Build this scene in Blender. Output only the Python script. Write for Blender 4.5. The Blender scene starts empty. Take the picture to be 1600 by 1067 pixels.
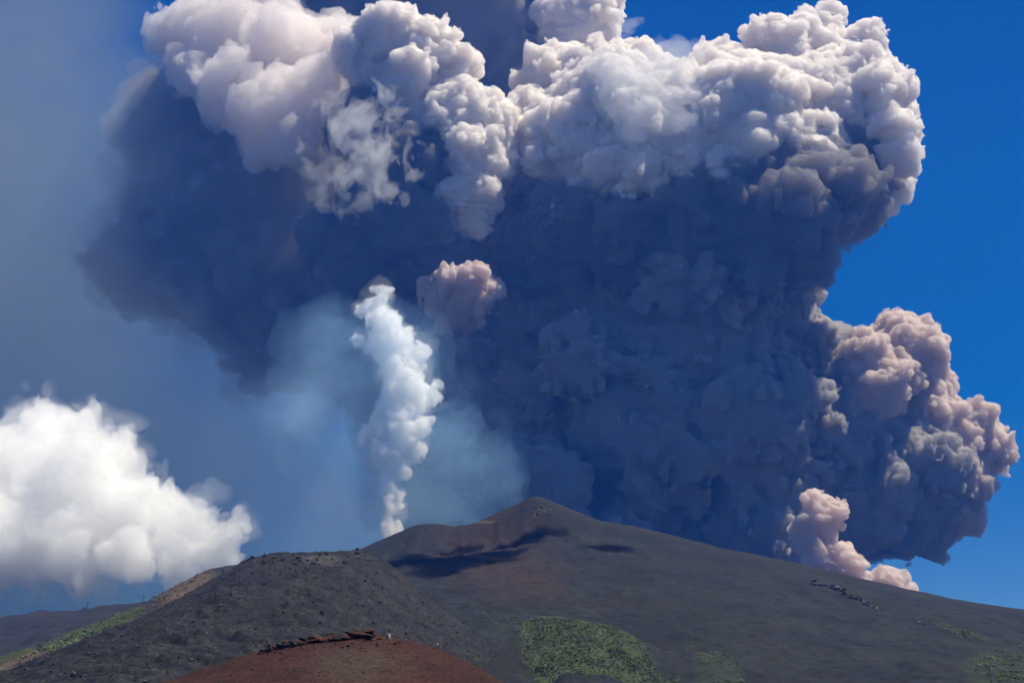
import bpy, bmesh, math, random, time
import numpy as np
from mathutils import Vector, Matrix

T0 = time.time()
scene = bpy.context.scene
COL = scene.collection

# ------------------------------------------------------------------ camera
PITCH = math.radians(18.0)
FPX = 2200.0                       # focal length in photograph pixels (1600 wide)
cam_d = bpy.data.cameras.new('camera')
cam = bpy.data.objects.new('camera', cam_d)
COL.objects.link(cam)
cam_d.sensor_width = 36.0
cam_d.lens = 36.0 * FPX / 1600.0
cam_d.clip_start = 0.5
cam_d.clip_end = 80000.0
cam.location = (0, 0, 2.0)
cam.rotation_euler = (math.radians(90) + PITCH, 0, 0)
scene.camera = cam

# ------------------------------------------------------------------ world, sun
SUN_EL = math.radians(65.0)
SUN_AZ = math.radians(87.0)        # from +Y towards +X : from the right
SUN_DIR = Vector((math.sin(SUN_AZ) * math.cos(SUN_EL), math.cos(SUN_AZ) * math.cos(SUN_EL), math.sin(SUN_EL)))
world = bpy.data.worlds.new("World")
scene.world = world
world.use_nodes = True
wt = world.node_tree
bg = wt.nodes['Background']
sky = wt.nodes.new('ShaderNodeTexSky')
sky.sky_type = 'NISHITA'
sky.sun_disc = False
sky.sun_elevation = SUN_EL
sky.sun_rotation = SUN_AZ
sky.altitude = 2000
sky.air_density = 1.0
sky.dust_density = 0.3
sky.ozone_density = 4.0
hs = wt.nodes.new('ShaderNodeHueSaturation')
hs.inputs['Hue'].default_value = 0.518
hs.inputs['Saturation'].default_value = 1.45
wt.links.new(sky.outputs[0], hs.inputs['Color'])
wt.links.new(hs.outputs[0], bg.inputs['Color'])
bg.inputs['Strength'].default_value = 0.060

sun_d = bpy.data.lights.new('sun', 'SUN')
sun_d.energy = 5.0
sun_d.angle = math.radians(0.5)
sun_d.color = (1.0, 0.965, 0.93)
sun = bpy.data.objects.new('sun', sun_d)
COL.objects.link(sun)
sun.rotation_euler = (-SUN_DIR).to_track_quat('-Z', 'Y').to_euler()
sun.location = (0, 0, 3000)

scene.view_settings.view_transform = 'Standard'
scene.view_settings.look = 'None'
scene.view_settings.exposure = 0.4
scene.view_settings.gamma = 1.0
cy = scene.cycles
cy.volume_bounces = 20
cy.max_bounces = 22
cy.diffuse_bounces = 2
cy.transparent_max_bounces = 128
cy.use_adaptive_sampling = True
cy.adaptive_threshold = 0.038
cy.use_denoising = True

# ------------------------------------------------------------------ helpers
def P(px, py, Y):
    """the world point seen at photograph pixel (px, py) standing Y metres ahead of the camera"""
    r = (px - 800.0) / FPX
    u = (533.5 - py) / FPX
    dy = math.cos(PITCH) - u * math.sin(PITCH)
    dz = math.sin(PITCH) + u * math.cos(PITCH)
    k = Y / dy
    return Vector((r * k, Y, 2.0 + dz * k))

def mpp(py, Y):
    """metres per photograph pixel at that depth"""
    u = (533.5 - py) / FPX
    return Y / (math.cos(PITCH) - u * math.sin(PITCH)) / FPX

def hash3(ix, iy, iz, seed):
    h = (ix.astype(np.uint32) * np.uint32(0x8da6b343)) ^ (iy.astype(np.uint32) * np.uint32(0xd8163841)) ^ (iz.astype(np.uint32) * np.uint32(0xcb1ab31f)) ^ np.uint32((seed * 0x9e3779b1) & 0xffffffff)
    h ^= h >> np.uint32(15); h *= np.uint32(0x2c1b3c6d); h ^= h >> np.uint32(12); h *= np.uint32(0x297a2d39); h ^= h >> np.uint32(15)
    return h

def vnoise(p, seed=0):
    """smooth value noise in -1..1 at points p (n,3)"""
    i = np.floor(p).astype(np.int64); f = (p - i).astype(np.float32)
    f = f * f * f * (f * (f * 6 - 15) + 10)
    out = np.zeros(len(p), np.float32)
    for dx in (0, 1):
        wx = f[:, 0] if dx else 1 - f[:, 0]
        for dy in (0, 1):
            wy = f[:, 1] if dy else 1 - f[:, 1]
            for dz in (0, 1):
                wz = f[:, 2] if dz else 1 - f[:, 2]
                h = hash3(i[:, 0] + dx, i[:, 1] + dy, i[:, 2] + dz, seed)
                out += wx * wy * wz * (h.astype(np.float32) * np.float32(2.0 / 4294967295.0) - 1)
    return out

def fbm(p, octaves=4, seed=0, gain=0.5, lac=2.03):
    o = np.zeros(len(p), np.float32); a = 1.0
    for k in range(octaves):
        o += a * vnoise(p, seed + k * 17)
        p = p * lac + 13.7; a *= gain
    return o

def worley(p, seed=0):
    """distance to the nearest jittered feature point"""
    i = np.floor(p).astype(np.int64); f = (p - i).astype(np.float32)
    best = np.full(len(p), 9.0, np.float32)
    k = np.float32(1.0 / 65535.0)
    for dx in (-1, 0, 1):
        for dy in (-1, 0, 1):
            for dz in (-1, 0, 1):
                h = hash3(i[:, 0] + dx, i[:, 1] + dy, i[:, 2] + dz, seed)
                jx = (h & np.uint32(0xffff)).astype(np.float32) * k
                jy = (h >> np.uint32(16)).astype(np.float32) * k
                h2 = h * np.uint32(0x85ebca6b); h2 ^= h2 >> np.uint32(13)
                jz = (h2 & np.uint32(0xffff)).astype(np.float32) * k
                d = (dx + jx - f[:, 0]) ** 2 + (dy + jy - f[:, 1]) ** 2 + (dz + jz - f[:, 2]) ** 2
                np.minimum(best, d, out=best)
    return np.sqrt(best)

def mesh_np(name, verts, faces):
    me = bpy.data.meshes.new(name)
    n = faces.shape[1]
    me.vertices.add(len(verts)); me.vertices.foreach_set('co', np.ascontiguousarray(verts, np.float32).ravel())
    me.loops.add(faces.size); me.loops.foreach_set('vertex_index', np.ascontiguousarray(faces, np.int32).ravel())
    me.polygons.add(len(faces)); me.polygons.foreach_set('loop_start', np.arange(0, faces.size, n, dtype=np.int32))
    me.update(calc_edges=True)
    me.polygons.foreach_set('use_smooth', np.ones(len(faces), bool))
    return me

def link(name, me, mat=None, parent=None):
    o = bpy.data.objects.new(name, me)
    COL.objects.link(o)
    if mat is not None:
        o.data.materials.append(mat)
    if parent is not None:
        o.parent = parent
    return o

def tag(o, label=None, cat=None, group=None, kind=None):
    if label: o['label'] = label
    if cat: o['category'] = cat
    if group: o['group'] = group
    if kind: o['kind'] = kind
    return o

def empty(name, loc):
    o = bpy.data.objects.new(name, None)
    o.empty_display_size = 5
    COL.objects.link(o)
    o.location = loc
    return o

def surface_nets(F, origin, vs):
    ins = F < 0
    nx, ny, nz = F.shape
    s = np.zeros((nx - 1, ny - 1, nz - 1), np.uint8)
    for a in (0, 1):
        for b in (0, 1):
            for c in (0, 1):
                s += ins[a:nx - 1 + a, b:ny - 1 + b, c:nz - 1 + c]
    act = (s > 0) & (s < 8)
    ci = np.argwhere(act)
    ids = np.full(act.shape, -1, np.int32)
    ids[act] = np.arange(len(ci), dtype=np.int32)
    corners = [(a, b, c) for a in (0, 1) for b in (0, 1) for c in (0, 1)]
    cv = {q: F[ci[:, 0] + q[0], ci[:, 1] + q[1], ci[:, 2] + q[2]] for q in corners}
    acc = np.zeros((len(ci), 3), np.float32); cnt = np.zeros(len(ci), np.float32)
    for q in corners:
        for ax in range(3):
            if q[ax]: continue
            r = list(q); r[ax] = 1; r = tuple(r)
            va, vb = cv[q], cv[r]
            m = (va < 0) != (vb < 0)
            t = np.where(m, va / np.where(m, va - vb, 1), 0)
            for k in range(3):
                acc[:, k] += np.where(m, q[k] + (t if k == ax else 0), 0)
            cnt += m
    v = (ci + acc / cnt[:, None]) * vs + np.asarray(origin)
    quads = []
    for ax in range(3):
        sl0 = [slice(None)] * 3; sl1 = [slice(None)] * 3
        sl0[ax] = slice(0, F.shape[ax] - 1); sl1[ax] = slice(1, F.shape[ax])
        a = ins[tuple(sl0)]; b = ins[tuple(sl1)]
        e = np.argwhere(a != b)
        o1, o2 = [k for k in range(3) if k != ax]
        e = e[(e[:, o1] > 0) & (e[:, o2] > 0) & (e[:, o1] < F.shape[o1] - 1) & (e[:, o2] < F.shape[o2] - 1)]
        def cell(d1, d2):
            c = e.copy(); c[:, o1] += d1; c[:, o2] += d2
            return ids[c[:, 0], c[:, 1], c[:, 2]]
        q = np.stack([cell(-1, -1), cell(0, -1), cell(0, 0), cell(-1, 0)], 1)
        out = ins[e[:, 0], e[:, 1], e[:, 2]]
        if ax == 1: out = ~out
        q[~out] = q[~out][:, ::-1]
        quads.append(q)
    return v.astype(np.float32), np.concatenate(quads).astype(np.int32)

def smooth_normals(v, f):
    a = v[f[:, 2]] - v[f[:, 0]]; b = v[f[:, 3]] - v[f[:, 1]]
    n = np.cross(a, b)
    N = np.zeros_like(v)
    for k in range(4):
        for c in range(3):
            N[:, c] += np.bincount(f[:, k], n[:, c], len(v))
    return N / np.maximum(np.linalg.norm(N, axis=1), 1e-9)[:, None]

def puff_cloud(balls, vs, seed, levels=((26, 0.36), (10, 0.4)), warp=(0, 100), rough=(), minr=0.0):
    """One billowing cloud surface. balls: (x, y, z, r). Smaller puffs grow on every ball, finer ones on those and so on;
    their union is roughened by noise in space, meshed and gently warped, so that it never folds through itself."""
    rnd = np.random.default_rng(seed)
    macro = np.asarray(balls, np.float64)
    S = macro
    par = macro
    for (n, k) in levels:
        par = par[par[:, 3] * k > minr]
        if not len(par): break
        d = rnd.normal(size=(len(par), n, 3)); d /= np.linalg.norm(d, axis=2)[..., None]
        rr = par[:, None, 3] * k * np.clip(rnd.lognormal(-0.12, 0.4, (len(par), n)), 0.4, 1.6)
        c = par[:, None, :3] + d * (par[:, None, 3] - rr * rnd.uniform(0.35, 0.8, (len(par), n)))[..., None]
        ch = np.concatenate([c, rr[..., None]], 2).reshape(-1, 4)
        keep = np.ones(len(ch), bool)
        for q in S:                                   # drop those buried deep in other balls
            keep &= np.sqrt(((ch[:, :3] - q[:3]) ** 2).sum(1)) - q[3] > -ch[:, 3] * 0.7
            if len(S) > 6000: break
        ch = ch[keep]
        S = np.concatenate([S, ch]); par = ch
    pad = 4 * vs + warp[0] + sum(h for _, h in rough) * 1.5
    band = 3 * vs + sum(h for _, h in rough) * 1.8
    lo = (S[:, :3] - S[:, 3:]).min(0) - pad; hi = (S[:, :3] + S[:, 3:]).max(0) + pad
    dim = np.ceil((hi - lo) / vs).astype(int) + 1
    F = np.full(dim, band, np.float32)
    ax = [(lo[k] + np.arange(dim[k]) * vs).astype(np.float32) for k in range(3)]
    A = np.clip(((S[:, :3] - S[:, 3:] - band - lo) / vs).astype(int), 0, None)
    B = np.minimum(((S[:, :3] + S[:, 3:] + band - lo) / vs).astype(int) + 2, dim)
    for (x, y, z, r), a, b in zip(S.tolist(), A.tolist(), B.tolist()):
        gx = (ax[0][a[0]:b[0]] - np.float32(x)) ** 2
        gy = (ax[1][a[1]:b[1]] - np.float32(y)) ** 2
        gz = (ax[2][a[2]:b[2]] - np.float32(z)) ** 2
        d = gx[:, None, None] + (gy[:, None] + gz[None, :])[None]
        np.sqrt(d, out=d); d -= np.float32(r)
        sub = F[a[0]:b[0], a[1]:b[1], a[2]:b[2]]
        np.minimum(sub, d, out=sub)
    if rough:
        I = np.argwhere((F < band * 0.95) & (F > -band))
        p = (I * vs + lo).astype(np.float32)
        n = np.zeros(len(p), np.float32)
        for j, (cell, h) in enumerate(rough):
            w = vnoise(p / np.float32(cell) + 7.1 * j, seed + 60 + j)
            n += h * (np.abs(w) * 2.2 - 0.75)        # creased valleys, rounded tops
        F[I[:, 0], I[:, 1], I[:, 2]] += -n
    v, f = surface_nets(F, lo, vs)
    del F
    if warp[0]:
        o = np.stack([warp[0] * fbm(v / warp[1] + 31.7 * c, 2, seed + c) for c in range(3)], 1)
        v = v + o
    return v, f

def wisp_cloud(center, size, vs, seed, cell, thr=0.0, edge=1.0, aniso=(1, 1, 1)):
    """torn thin cloud: warped noise above a threshold, fading out towards an ellipsoid's rim"""
    lo = np.asarray(center) - np.asarray(size) * 1.1
    dim = np.ceil(np.asarray(size) * 2.2 / vs).astype(int) + 1
    I = np.indices(dim).reshape(3, -1).T
    p = (I * vs + lo).astype(np.float32)
    e = np.sqrt((((p - np.asarray(center)) / np.asarray(size)) ** 2).sum(1)).astype(np.float32)
    q = p / np.float32(cell) / np.asarray(aniso, np.float32)
    qq = q + 0.55 * np.stack([fbm(q * 0.8 + 9.1 * c, 2, seed + 7 * c) for c in range(3)], 1)
    n = fbm(qq, 4, seed + 50, gain=0.6)
    F = (thr + edge * e * e - n).astype(np.float32)
    F[e > 1.05] = 0.5
    F = F.reshape(dim)
    return surface_nets(F, lo, vs)

def vol_mat(name, albedo, density, g=0.2, skin=0.3, absorb=None):
    m = bpy.data.materials.new(name)
    m.use_nodes = True
    nt = m.node_tree
    nt.nodes.clear()
    out = nt.nodes.new('ShaderNodeOutputMaterial')
    sc = nt.nodes.new('ShaderNodeVolumeScatter')
    ab = nt.nodes.new('ShaderNodeVolumeAbsorption')
    ad = nt.nodes.new('ShaderNodeAddShader')
    sc.inputs['Color'].default_value = (*albedo, 1)
    sc.inputs['Density'].default_value = density
    sc.inputs['Anisotropy'].default_value = g
    ab.inputs['Color'].default_value = (*(absorb or albedo), 1)
    ab.inputs['Density'].default_value = density
    nt.links.new(sc.outputs[0], ad.inputs[0]); nt.links.new(ab.outputs[0], ad.inputs[1])
    nt.links.new(ad.outputs[0], out.inputs['Volume'])
    if skin:
        mx = nt.nodes.new('ShaderNodeMixShader'); tr = nt.nodes.new('ShaderNodeBsdfTransparent'); df = nt.nodes.new('ShaderNodeBsdfDiffuse')
        df.inputs['Color'].default_value = (*albedo, 1)
        mx.inputs[0].default_value = skin
        nt.links.new(tr.outputs[0], mx.inputs[1]); nt.links.new(df.outputs[0], mx.inputs[2])
        nt.links.new(mx.outputs[0], out.inputs['Surface'])
    try: m.cycles.volume_sampling = 'DISTANCE'
    except Exception: pass
    try: m.cycles.homogeneous_volume = True
    except Exception: pass
    return m

def balls_px(lst, Y0):
    """(px, py, depth offset in px, radius in px) -> world balls"""
    out = []
    for (px, py, dy, r) in lst:
        s = mpp(py, Y0)
        Y = Y0 + dy * s
        p = P(px, py, Y)
        out.append((p.x, p.y, p.z, r * mpp(py, Y)))
    return out

# ------------------------------------------------------------------ terrain
def proj(v):
    """photograph pixel of world points"""
    x, y, z = v[:, 0], v[:, 1], v[:, 2] - 2.0
    f = y * math.cos(PITCH) + z * math.sin(PITCH)
    u = -y * math.sin(PITCH) + z * math.cos(PITCH)
    return 800 + FPX * x / f, 533.5 - FPX * u / f

def landform(name, crest, y_near, xpad, nx, nfront, nback, back_len, back_slope, power, zb, mat, relief, smooth=3, kind='structure'):
    c = np.array([P(*q) for q in crest])
    c = c[np.argsort(c[:, 0])]
    xs = np.linspace(c[0, 0] - xpad, c[-1, 0] + xpad, nx)
    D = np.interp(xs, c[:, 0], c[:, 1]); H = np.interp(xs, c[:, 0], c[:, 2])
    k = np.ones(2 * smooth + 1) / (2 * smooth + 1)
    D = np.convolve(np.pad(D, smooth, 'edge'), k, 'valid'); H = np.convolve(np.pad(H, smooth, 'edge'), k, 'valid')
    t = np.linspace(1, 0, nfront) ** 1.0
    yf = D[None, :] - t[:, None] * (D - y_near)[None, :]
    zf = zb + (H - zb)[None, :] * (1 - t[:, None]) ** power
    b = np.linspace(0, 1, nback + 1)[1:] ** 1.6 * back_len
    yb = D[None, :] + b[:, None]
    zbk = H[None, :] + back_slope * b[:, None]
    Y = np.concatenate([yf, yb]); Z = np.concatenate([zf, zbk]); X = np.repeat(xs[None, :], len(Y), 0)
    fr = np.concatenate([1 - t, 1 + b / back_len])[:, None] * np.ones_like(X)
    v = np.stack([X, Y, Z], 2).reshape(-1, 3).astype(np.float64)
    v[:, 2] += relief(v, fr.reshape(-1))
    n = len(xs); m = len(Y)
    i = (np.arange(m - 1)[:, None] * n + np.arange(n - 1)[None, :]).reshape(-1)
    f = np.stack([i, i + 1, i + n + 1, i + n], 1)
    me = mesh_np(name, v, f)
    o = link(name, me, mat)
    tag(o, kind=kind)
    return o, v

def set_attr(o, name, val):
    a = o.data.attributes.new(name, 'FLOAT', 'POINT')
    a.data.foreach_set('value', np.ascontiguousarray(val, np.float32))

def ground_mat(name, base, dark, pale, scale, extra=(), rough=0.95, bump=0.6, speck=0.0, fine=0.0):
    """ash and lava ground: three tones by noise, extra (attribute, colour, break-up scale) layers, pebbly bump"""
    m = bpy.data.materials.new(name); m.use_nodes = True
    nt = m.node_tree; bs = nt.nodes['Principled BSDF']
    bs.inputs['Roughness'].default_value = rough
    bs.inputs['Specular IOR Level'].default_value = 0.15
    N = nt.nodes.new; L = nt.links.new
    geo = N('ShaderNodeNewGeometry')
    def noise(sc, det, ro=0.6, stretch=None):
        n = N('ShaderNodeTexNoise'); n.inputs['Scale'].default_value = sc; n.inputs['Detail'].default_value = det; n.inputs['Roughness'].default_value = ro
        if stretch:
            mp = N('ShaderNodeMapping'); mp.inputs['Scale'].default_value = stretch
            L(geo.outputs['Position'], mp.inputs[0]); L(mp.outputs[0], n.inputs['Vector'])
        else:
            L(geo.outputs['Position'], n.inputs['Vector'])
        return n.outputs[0]
    def ramp(x, a, b):
        r = N('ShaderNodeMapRange'); r.inputs[1].default_value = a; r.inputs[2].default_value = b
        L(x, r.inputs[0]); return r.outputs[0]
    def mix(fac, a, b):
        x = N('ShaderNodeMix'); x.data_type = 'RGBA'
        L(fac, x.inputs[0])
        for s, q in ((6, a), (7, b)):
            if isinstance(q, tuple): x.inputs[s].default_value = (*q, 1)
            else: L(q, x.inputs[s])
        return x.outputs[2]
    def mul(a, b):
        x = N('ShaderNodeMath'); x.operation = 'MULTIPLY'; L(a, x.inputs[0])
        if isinstance(b, float): x.inputs[1].default_value = b
        else: L(b, x.inputs[1])
        return x.outputs[0]
    col = mix(ramp(noise(scale, 5), 0.38, 0.62), base, dark)
    col = mix(mul(ramp(noise(scale * 3.3, 6, 0.7, (1, 0.35, 1)), 0.52, 0.78), 0.7), col, pale)
    col = mix(mul(ramp(noise(scale * 9, 6, 0.65, (1, 0.16, 0.16)), 0.5, 0.7), 0.55), col, dark)
    col = mix(mul(ramp(noise(scale * 21, 5, 0.7, (1, 0.22, 0.22)), 0.58, 0.75), 0.6), col, pale)
    for (attr, c, sc, lo, hi) in extra:
        at = N('ShaderNodeAttribute'); at.attribute_name = attr
        ad = N('ShaderNodeMath'); ad.operation = 'ADD'
        L(at.outputs['Fac'], ad.inputs[0]); L(noise(sc, 5, 0.65), ad.inputs[1])
        col = mix(ramp(ad.outputs[0], lo, hi), col, c)
    if speck:
        vo = N('ShaderNodeTexVoronoi'); vo.inputs['Scale'].default_value = speck
        L(geo.outputs['Position'], vo.inputs['Vector'])
        col = mix(mul(ramp(vo.outputs['Distance'], 0.16, 0.08), ramp(noise(speck * 0.13, 3), 0.5, 0.62)), col, pale)
    if fine:
        hv = N('ShaderNodeHueSaturation')
        r = N('ShaderNodeMapRange'); r.inputs[1].default_value = 0.34; r.inputs[2].default_value = 0.66; r.inputs[3].default_value = 0.45; r.inputs[4].default_value = 1.55
        L(noise(fine, 4, 0.75), r.inputs[0]); L(r.outputs[0], hv.inputs['Value']); L(col, hv.inputs['Color']); col = hv.outputs[0]
    L(col, bs.inputs['Base Color'])
    bp = N('ShaderNodeBump'); bp.inputs['Strength'].default_value = bump; bp.inputs['Distance'].default_value = 1.0
    L(noise(scale * 14, 8, 0.7), bp.inputs['Height']); L(bp.outputs[0], bs.inputs['Normal'])
    return m

def bump2(px, py, cx, cy, rx, ry, rot=0.0):
    c, s = math.cos(rot), math.sin(rot)
    dx, dy = px - cx, py - cy
    return ((dx * c + dy * s) / rx) ** 2 + ((-dx * s + dy * c) / ry) ** 2

PEAK = P(838, 778, 2250)
MOUND = None

def rel_mountain(v, fr):
    p = v.copy(); p[:, 2] = 0
    n = 6.0 * fbm(p / 160.0, 4, 3) + 3.0 * fbm(p / np.array((24.0, 90.0, 1.0)), 4, 9) + 1.0 * fbm(p / 9.0, 3, 21)
    fade = np.clip(np.abs(fr - 1) * 6, 0.12, 1)
    r = np.hypot(v[:, 0] - PEAK.x, (v[:, 1] - PEAK.y) * 0.8)
    cone = 41 * np.clip(1 - np.sqrt(r * r + 16) / 108.0, 0, 1) ** 1.12
    # hollow below the crater rim
    q = P(705, 850, 2100)
    hollow = -26 * np.exp(-(((v[:, 0] - q.x) / 85) ** 2 + ((v[:, 1] - q.y) / 120) ** 2))
    # valley between the grey spur and the mountain
    ribs = -7.0 * np.abs(fbm(np.stack([p[:, 0] / 34.0, p[:, 1] / 150.0, p[:, 2]], 1), 3, 91)) * np.exp(-(((v[:, 0] - q.x) / 190) ** 2 + ((v[:, 1] - q.y) / 190) ** 2))
    return n * fade + cone + hollow + ribs

def rel_ridge(v, fr):
    p = v.copy(); p[:, 2] = 0
    rot = np.stack([p[:, 0] * 0.72 + p[:, 1] * 0.69, -p[:, 0] * 0.69 + p[:, 1] * 0.72, p[:, 2]], 1)
    n = 4.0 * fbm(p / 90.0, 4, 5) + 3.6 * (np.abs(fbm(rot / np.array((18.0, 90.0, 1.0)), 4, 8)) - 0.42) + 1.7 * fbm(p / 7.0, 4, 33)
    fade = np.clip(np.abs(fr - 1) * 5, 0.45, 1)
    return n * fade

def rel_slope(v, fr):
    p = v.copy(); p[:, 2] = 0
    return (4.0 * fbm(p / 70.0, 4, 15) + 1.5 * fbm(p / 9.0, 4, 16)) * np.clip(np.abs(fr - 1) * 5, 0.5, 1)

def rel_far(v, fr):
    p = v.copy(); p[:, 2] = 0
    return (9.0 * fbm(p / 150.0, 4, 25) + 6 * fbm(p / 38.0, 4, 26)) * np.clip(np.abs(fr - 1) * 5, 0.45, 1)

def rel_red(v, fr):
    p = v.copy(); p[:, 2] = 0
    return (1.2 * fbm(p / 26.0, 4, 45) + 0.35 * fbm(p / 4.0, 4, 46) + 0.16 * fbm(p / 1.1, 3, 47)) * np.clip(np.abs(fr - 1) * 4, 0.35, 1)

M_mount = ground_mat('mountain_ash', (0.0170, 0.0195, 0.0175), (0.0095, 0.0115, 0.0115), (0.031, 0.028, 0.023), 0.011,
                     extra=(('brown', (0.034, 0.0205, 0.0155), 0.02, 0.75, 1.45), ('green', (0.026, 0.034, 0.017), 0.09, 1.0, 1.7),
                            ('pale', (0.085, 0.060, 0.042), 0.05, 1.0, 1.4)), bump=0.8, fine=0.12)
M_ridge = ground_mat('ridge_scree', (0.0235, 0.0232, 0.0232), (0.0125, 0.0128, 0.0135), (0.062, 0.060, 0.052), 0.03,
                     extra=(('green', (0.040, 0.046, 0.018), 0.05, 1.0, 1.4), ('pale', (0.070, 0.067, 0.055), 0.09, 0.9, 1.25)), bump=1.0, speck=0.30, fine=0.28)
M_slope = ground_mat('grassy_scree', (0.0298, 0.0288, 0.0259), (0.0216, 0.0221, 0.0202), (0.0624, 0.0552, 0.0408), 0.04,
                     extra=(('green', (0.0456, 0.0552, 0.0154), 0.05, 0.85, 1.2), ('pale', (0.0816, 0.0600, 0.0384), 0.06, 0.9, 1.25)), bump=0.9, speck=0.25, fine=0.22)
M_far = ground_mat('far_lava', (0.0221, 0.0216, 0.0221), (0.0154, 0.0158, 0.0173), (0.0336, 0.0326, 0.0264), 0.012, bump=0.8)
M_red = ground_mat('red_cinder', (0.056, 0.0215, 0.0170), (0.036, 0.0155, 0.0130), (0.085, 0.042, 0.032), 0.07,
                   extra=(('tan', (0.058, 0.038, 0.028), 0.12, 0.75, 1.25),), bump=1.0, speck=0.9, fine=0.9)
M_ground = ground_mat('lava_plain', (0.0216, 0.0206, 0.0202), (0.0154, 0.0154, 0.0154), (0.0336, 0.0312, 0.0264), 0.05)

# wide ground sheet
gx = np.array([(-8950, -2450, -6), (8950, -2450, -6), (8950, 9750, -6), (-8950, 9750, -6)], float)
tag(link('ground', mesh_np('ground', gx, np.array([[0, 1, 2, 3]])), M_ground), kind='structure')

Ym = 2250
mountain, vm = landform('mountain',
    [(-500, 1060, 2100), (200, 1000, 2150), (400, 925, 2200), (470, 896, Ym), (520, 875, Ym), (565, 856, Ym), (620, 829, Ym), (655, 815, Ym), (680, 813, Ym), (705, 814.5, Ym), (745, 813, Ym), (790, 812, Ym),
     (840, 811, Ym), (900, 812, Ym), (950, 815, Ym), (1000, 824, Ym), (1050, 836, Ym), (1130, 856, Ym), (1250, 880, Ym), (1340, 902, Ym), (1430, 922, Ym),
     (1500, 937, Ym), (1545, 944, Ym), (1565, 946, Ym), (1578, 949, Ym), (1620, 953, Ym), (1750, 975, Ym), (2200, 1040, Ym)],
    600, 0, 620, 420, 60, 6500, 0.055, 1.28, -10, M_mount, rel_mountain, smooth=2)
px, py = proj(vm)
brown = np.clip(1.1 - bump2(px, py, 770, 850, 150, 95, 0.2), 0, 1) * 0.62 + np.clip(1 - bump2(px, py, 880, 930, 260, 60, 0.15), 0, 1) * 0.3
green = np.maximum.reduce([np.clip(1.4 - 1.1 * bump2(px, py, 1500, 985, 60, 7, 0.3), 0, 1), np.clip(1.5 - 1.1 * bump2(px, py, 1580, 1050, 90, 42, 0.1), 0, 1),
                           np.clip(1.4 - 1.1 * bump2(px, py, 1120, 1055, 55, 42, 0.5), 0, 1), np.clip(1.4 - bump2(px, py, 1030, 1070, 50, 14), 0, 1),
                           0.55 * np.clip(1.2 - bump2(px, py, 770, 975, 80, 45, 0.3), 0, 1)])
pale = np.clip(1 - bump2(px, py, 758, 815, 30, 5), 0, 1) + 0.6 * np.clip(1 - bump2(px, py, 840, 800, 32, 14), 0, 1)
set_attr(mountain, 'brown', brown); set_attr(mountain, 'green', green); set_attr(mountain, 'pale', pale)

ridge, vr = landform('grey_ridge',
    [(-300, 1180, 1000), (-100, 1105, 1060), (0, 1062, 1100), (75, 1032, 1140), (150, 998, 1180), (225, 961, 1210), (300, 925, 1240), (345, 902, 1260), (372, 886, 1270), (392, 874, 1270), (405, 870, 1270), (440, 863, 1270),
     (480, 861, 1270), (520, 860, 1270), (560, 857, 1280), (590, 868, 1290), (620, 890, 1300), (660, 922, 1310), (700, 954, 1310), (740, 988, 1300), (800, 1034, 1280), (860, 1085, 1250), (1000, 1190, 1200)],
    450, 0, 520, 360, 40, 500, -0.35, 1.25, -10, M_ridge, rel_ridge, smooth=2)
px, py = proj(vr)
set_attr(ridge, 'green', 0.5 * np.clip(1.2 - bump2(px, py, 640, 960, 120, 40, 0.6), 0, 1))
set_attr(ridge, 'pale', np.maximum.reduce([np.clip(1.2 - bump2(px, py, 505, 875, 55, 14), 0, 1) * 0.6, np.clip(1.2 - bump2(px, py, 330, 990, 260, 60, -0.4), 0, 1) * 0.33, np.clip(1.2 - bump2(px, py, 480, 905, 30, 30), 0, 1) * 0.4]))

slope, vs_ = landform('grassy_slope',
    [(-300, 1150, 1500), (-100, 1078, 1500), (0, 1039, 1520), (40, 1015, 1540), (75, 996, 1550), (110, 984, 1560), (150, 973, 1570), (202, 951, 1600), (225, 941, 1605), (244, 933, 1610), (262, 920, 1620), (300, 901, 1630), (320, 891, 1640), (350, 885, 1650), (420, 878, 1660), (520, 875, 1660)],
    700, 0, 420, 260, 30, 500, -0.3, 1.2, -10, M_slope, rel_slope, smooth=2)
px, py = proj(vs_)
set_attr(slope, 'green', np.maximum.reduce([np.clip(1.3 - bump2(px, py, 130, 993, 110, 17, -0.42), 0, 1), 0.7 * np.clip(1.2 - bump2(px, py, 20, 1020, 60, 15, -0.4), 0, 1)]))
set_attr(slope, 'pale', np.maximum.reduce([np.clip(1.3 - bump2(px, py, 30, 1036, 60, 12, -0.42), 0, 1), np.clip(1.3 - bump2(px, py, 290, 915, 60, 22, -0.45), 0, 1) * 0.8]))

far, vf_ = landform('far_ridge',
    [(-500, 1010, 2600), (-200, 985, 2600), (-60, 972, 2600), (0, 968, 2600), (22, 965, 2600), (44, 960, 2600), (60, 954, 2600), (70, 953, 2600), (78, 955, 2600), (95, 953, 2600), (112, 953, 2600), (125, 951, 2600), (145, 949, 2600), (150, 946, 2600), (175, 942, 2600), (200, 940, 2600), (225, 939, 2600), (260, 938, 2600), (400, 925, 2600)],
    1200, 0, 360, 200, 30, 900, -0.2, 1.15, -10, M_far, rel_far, smooth=1)

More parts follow.
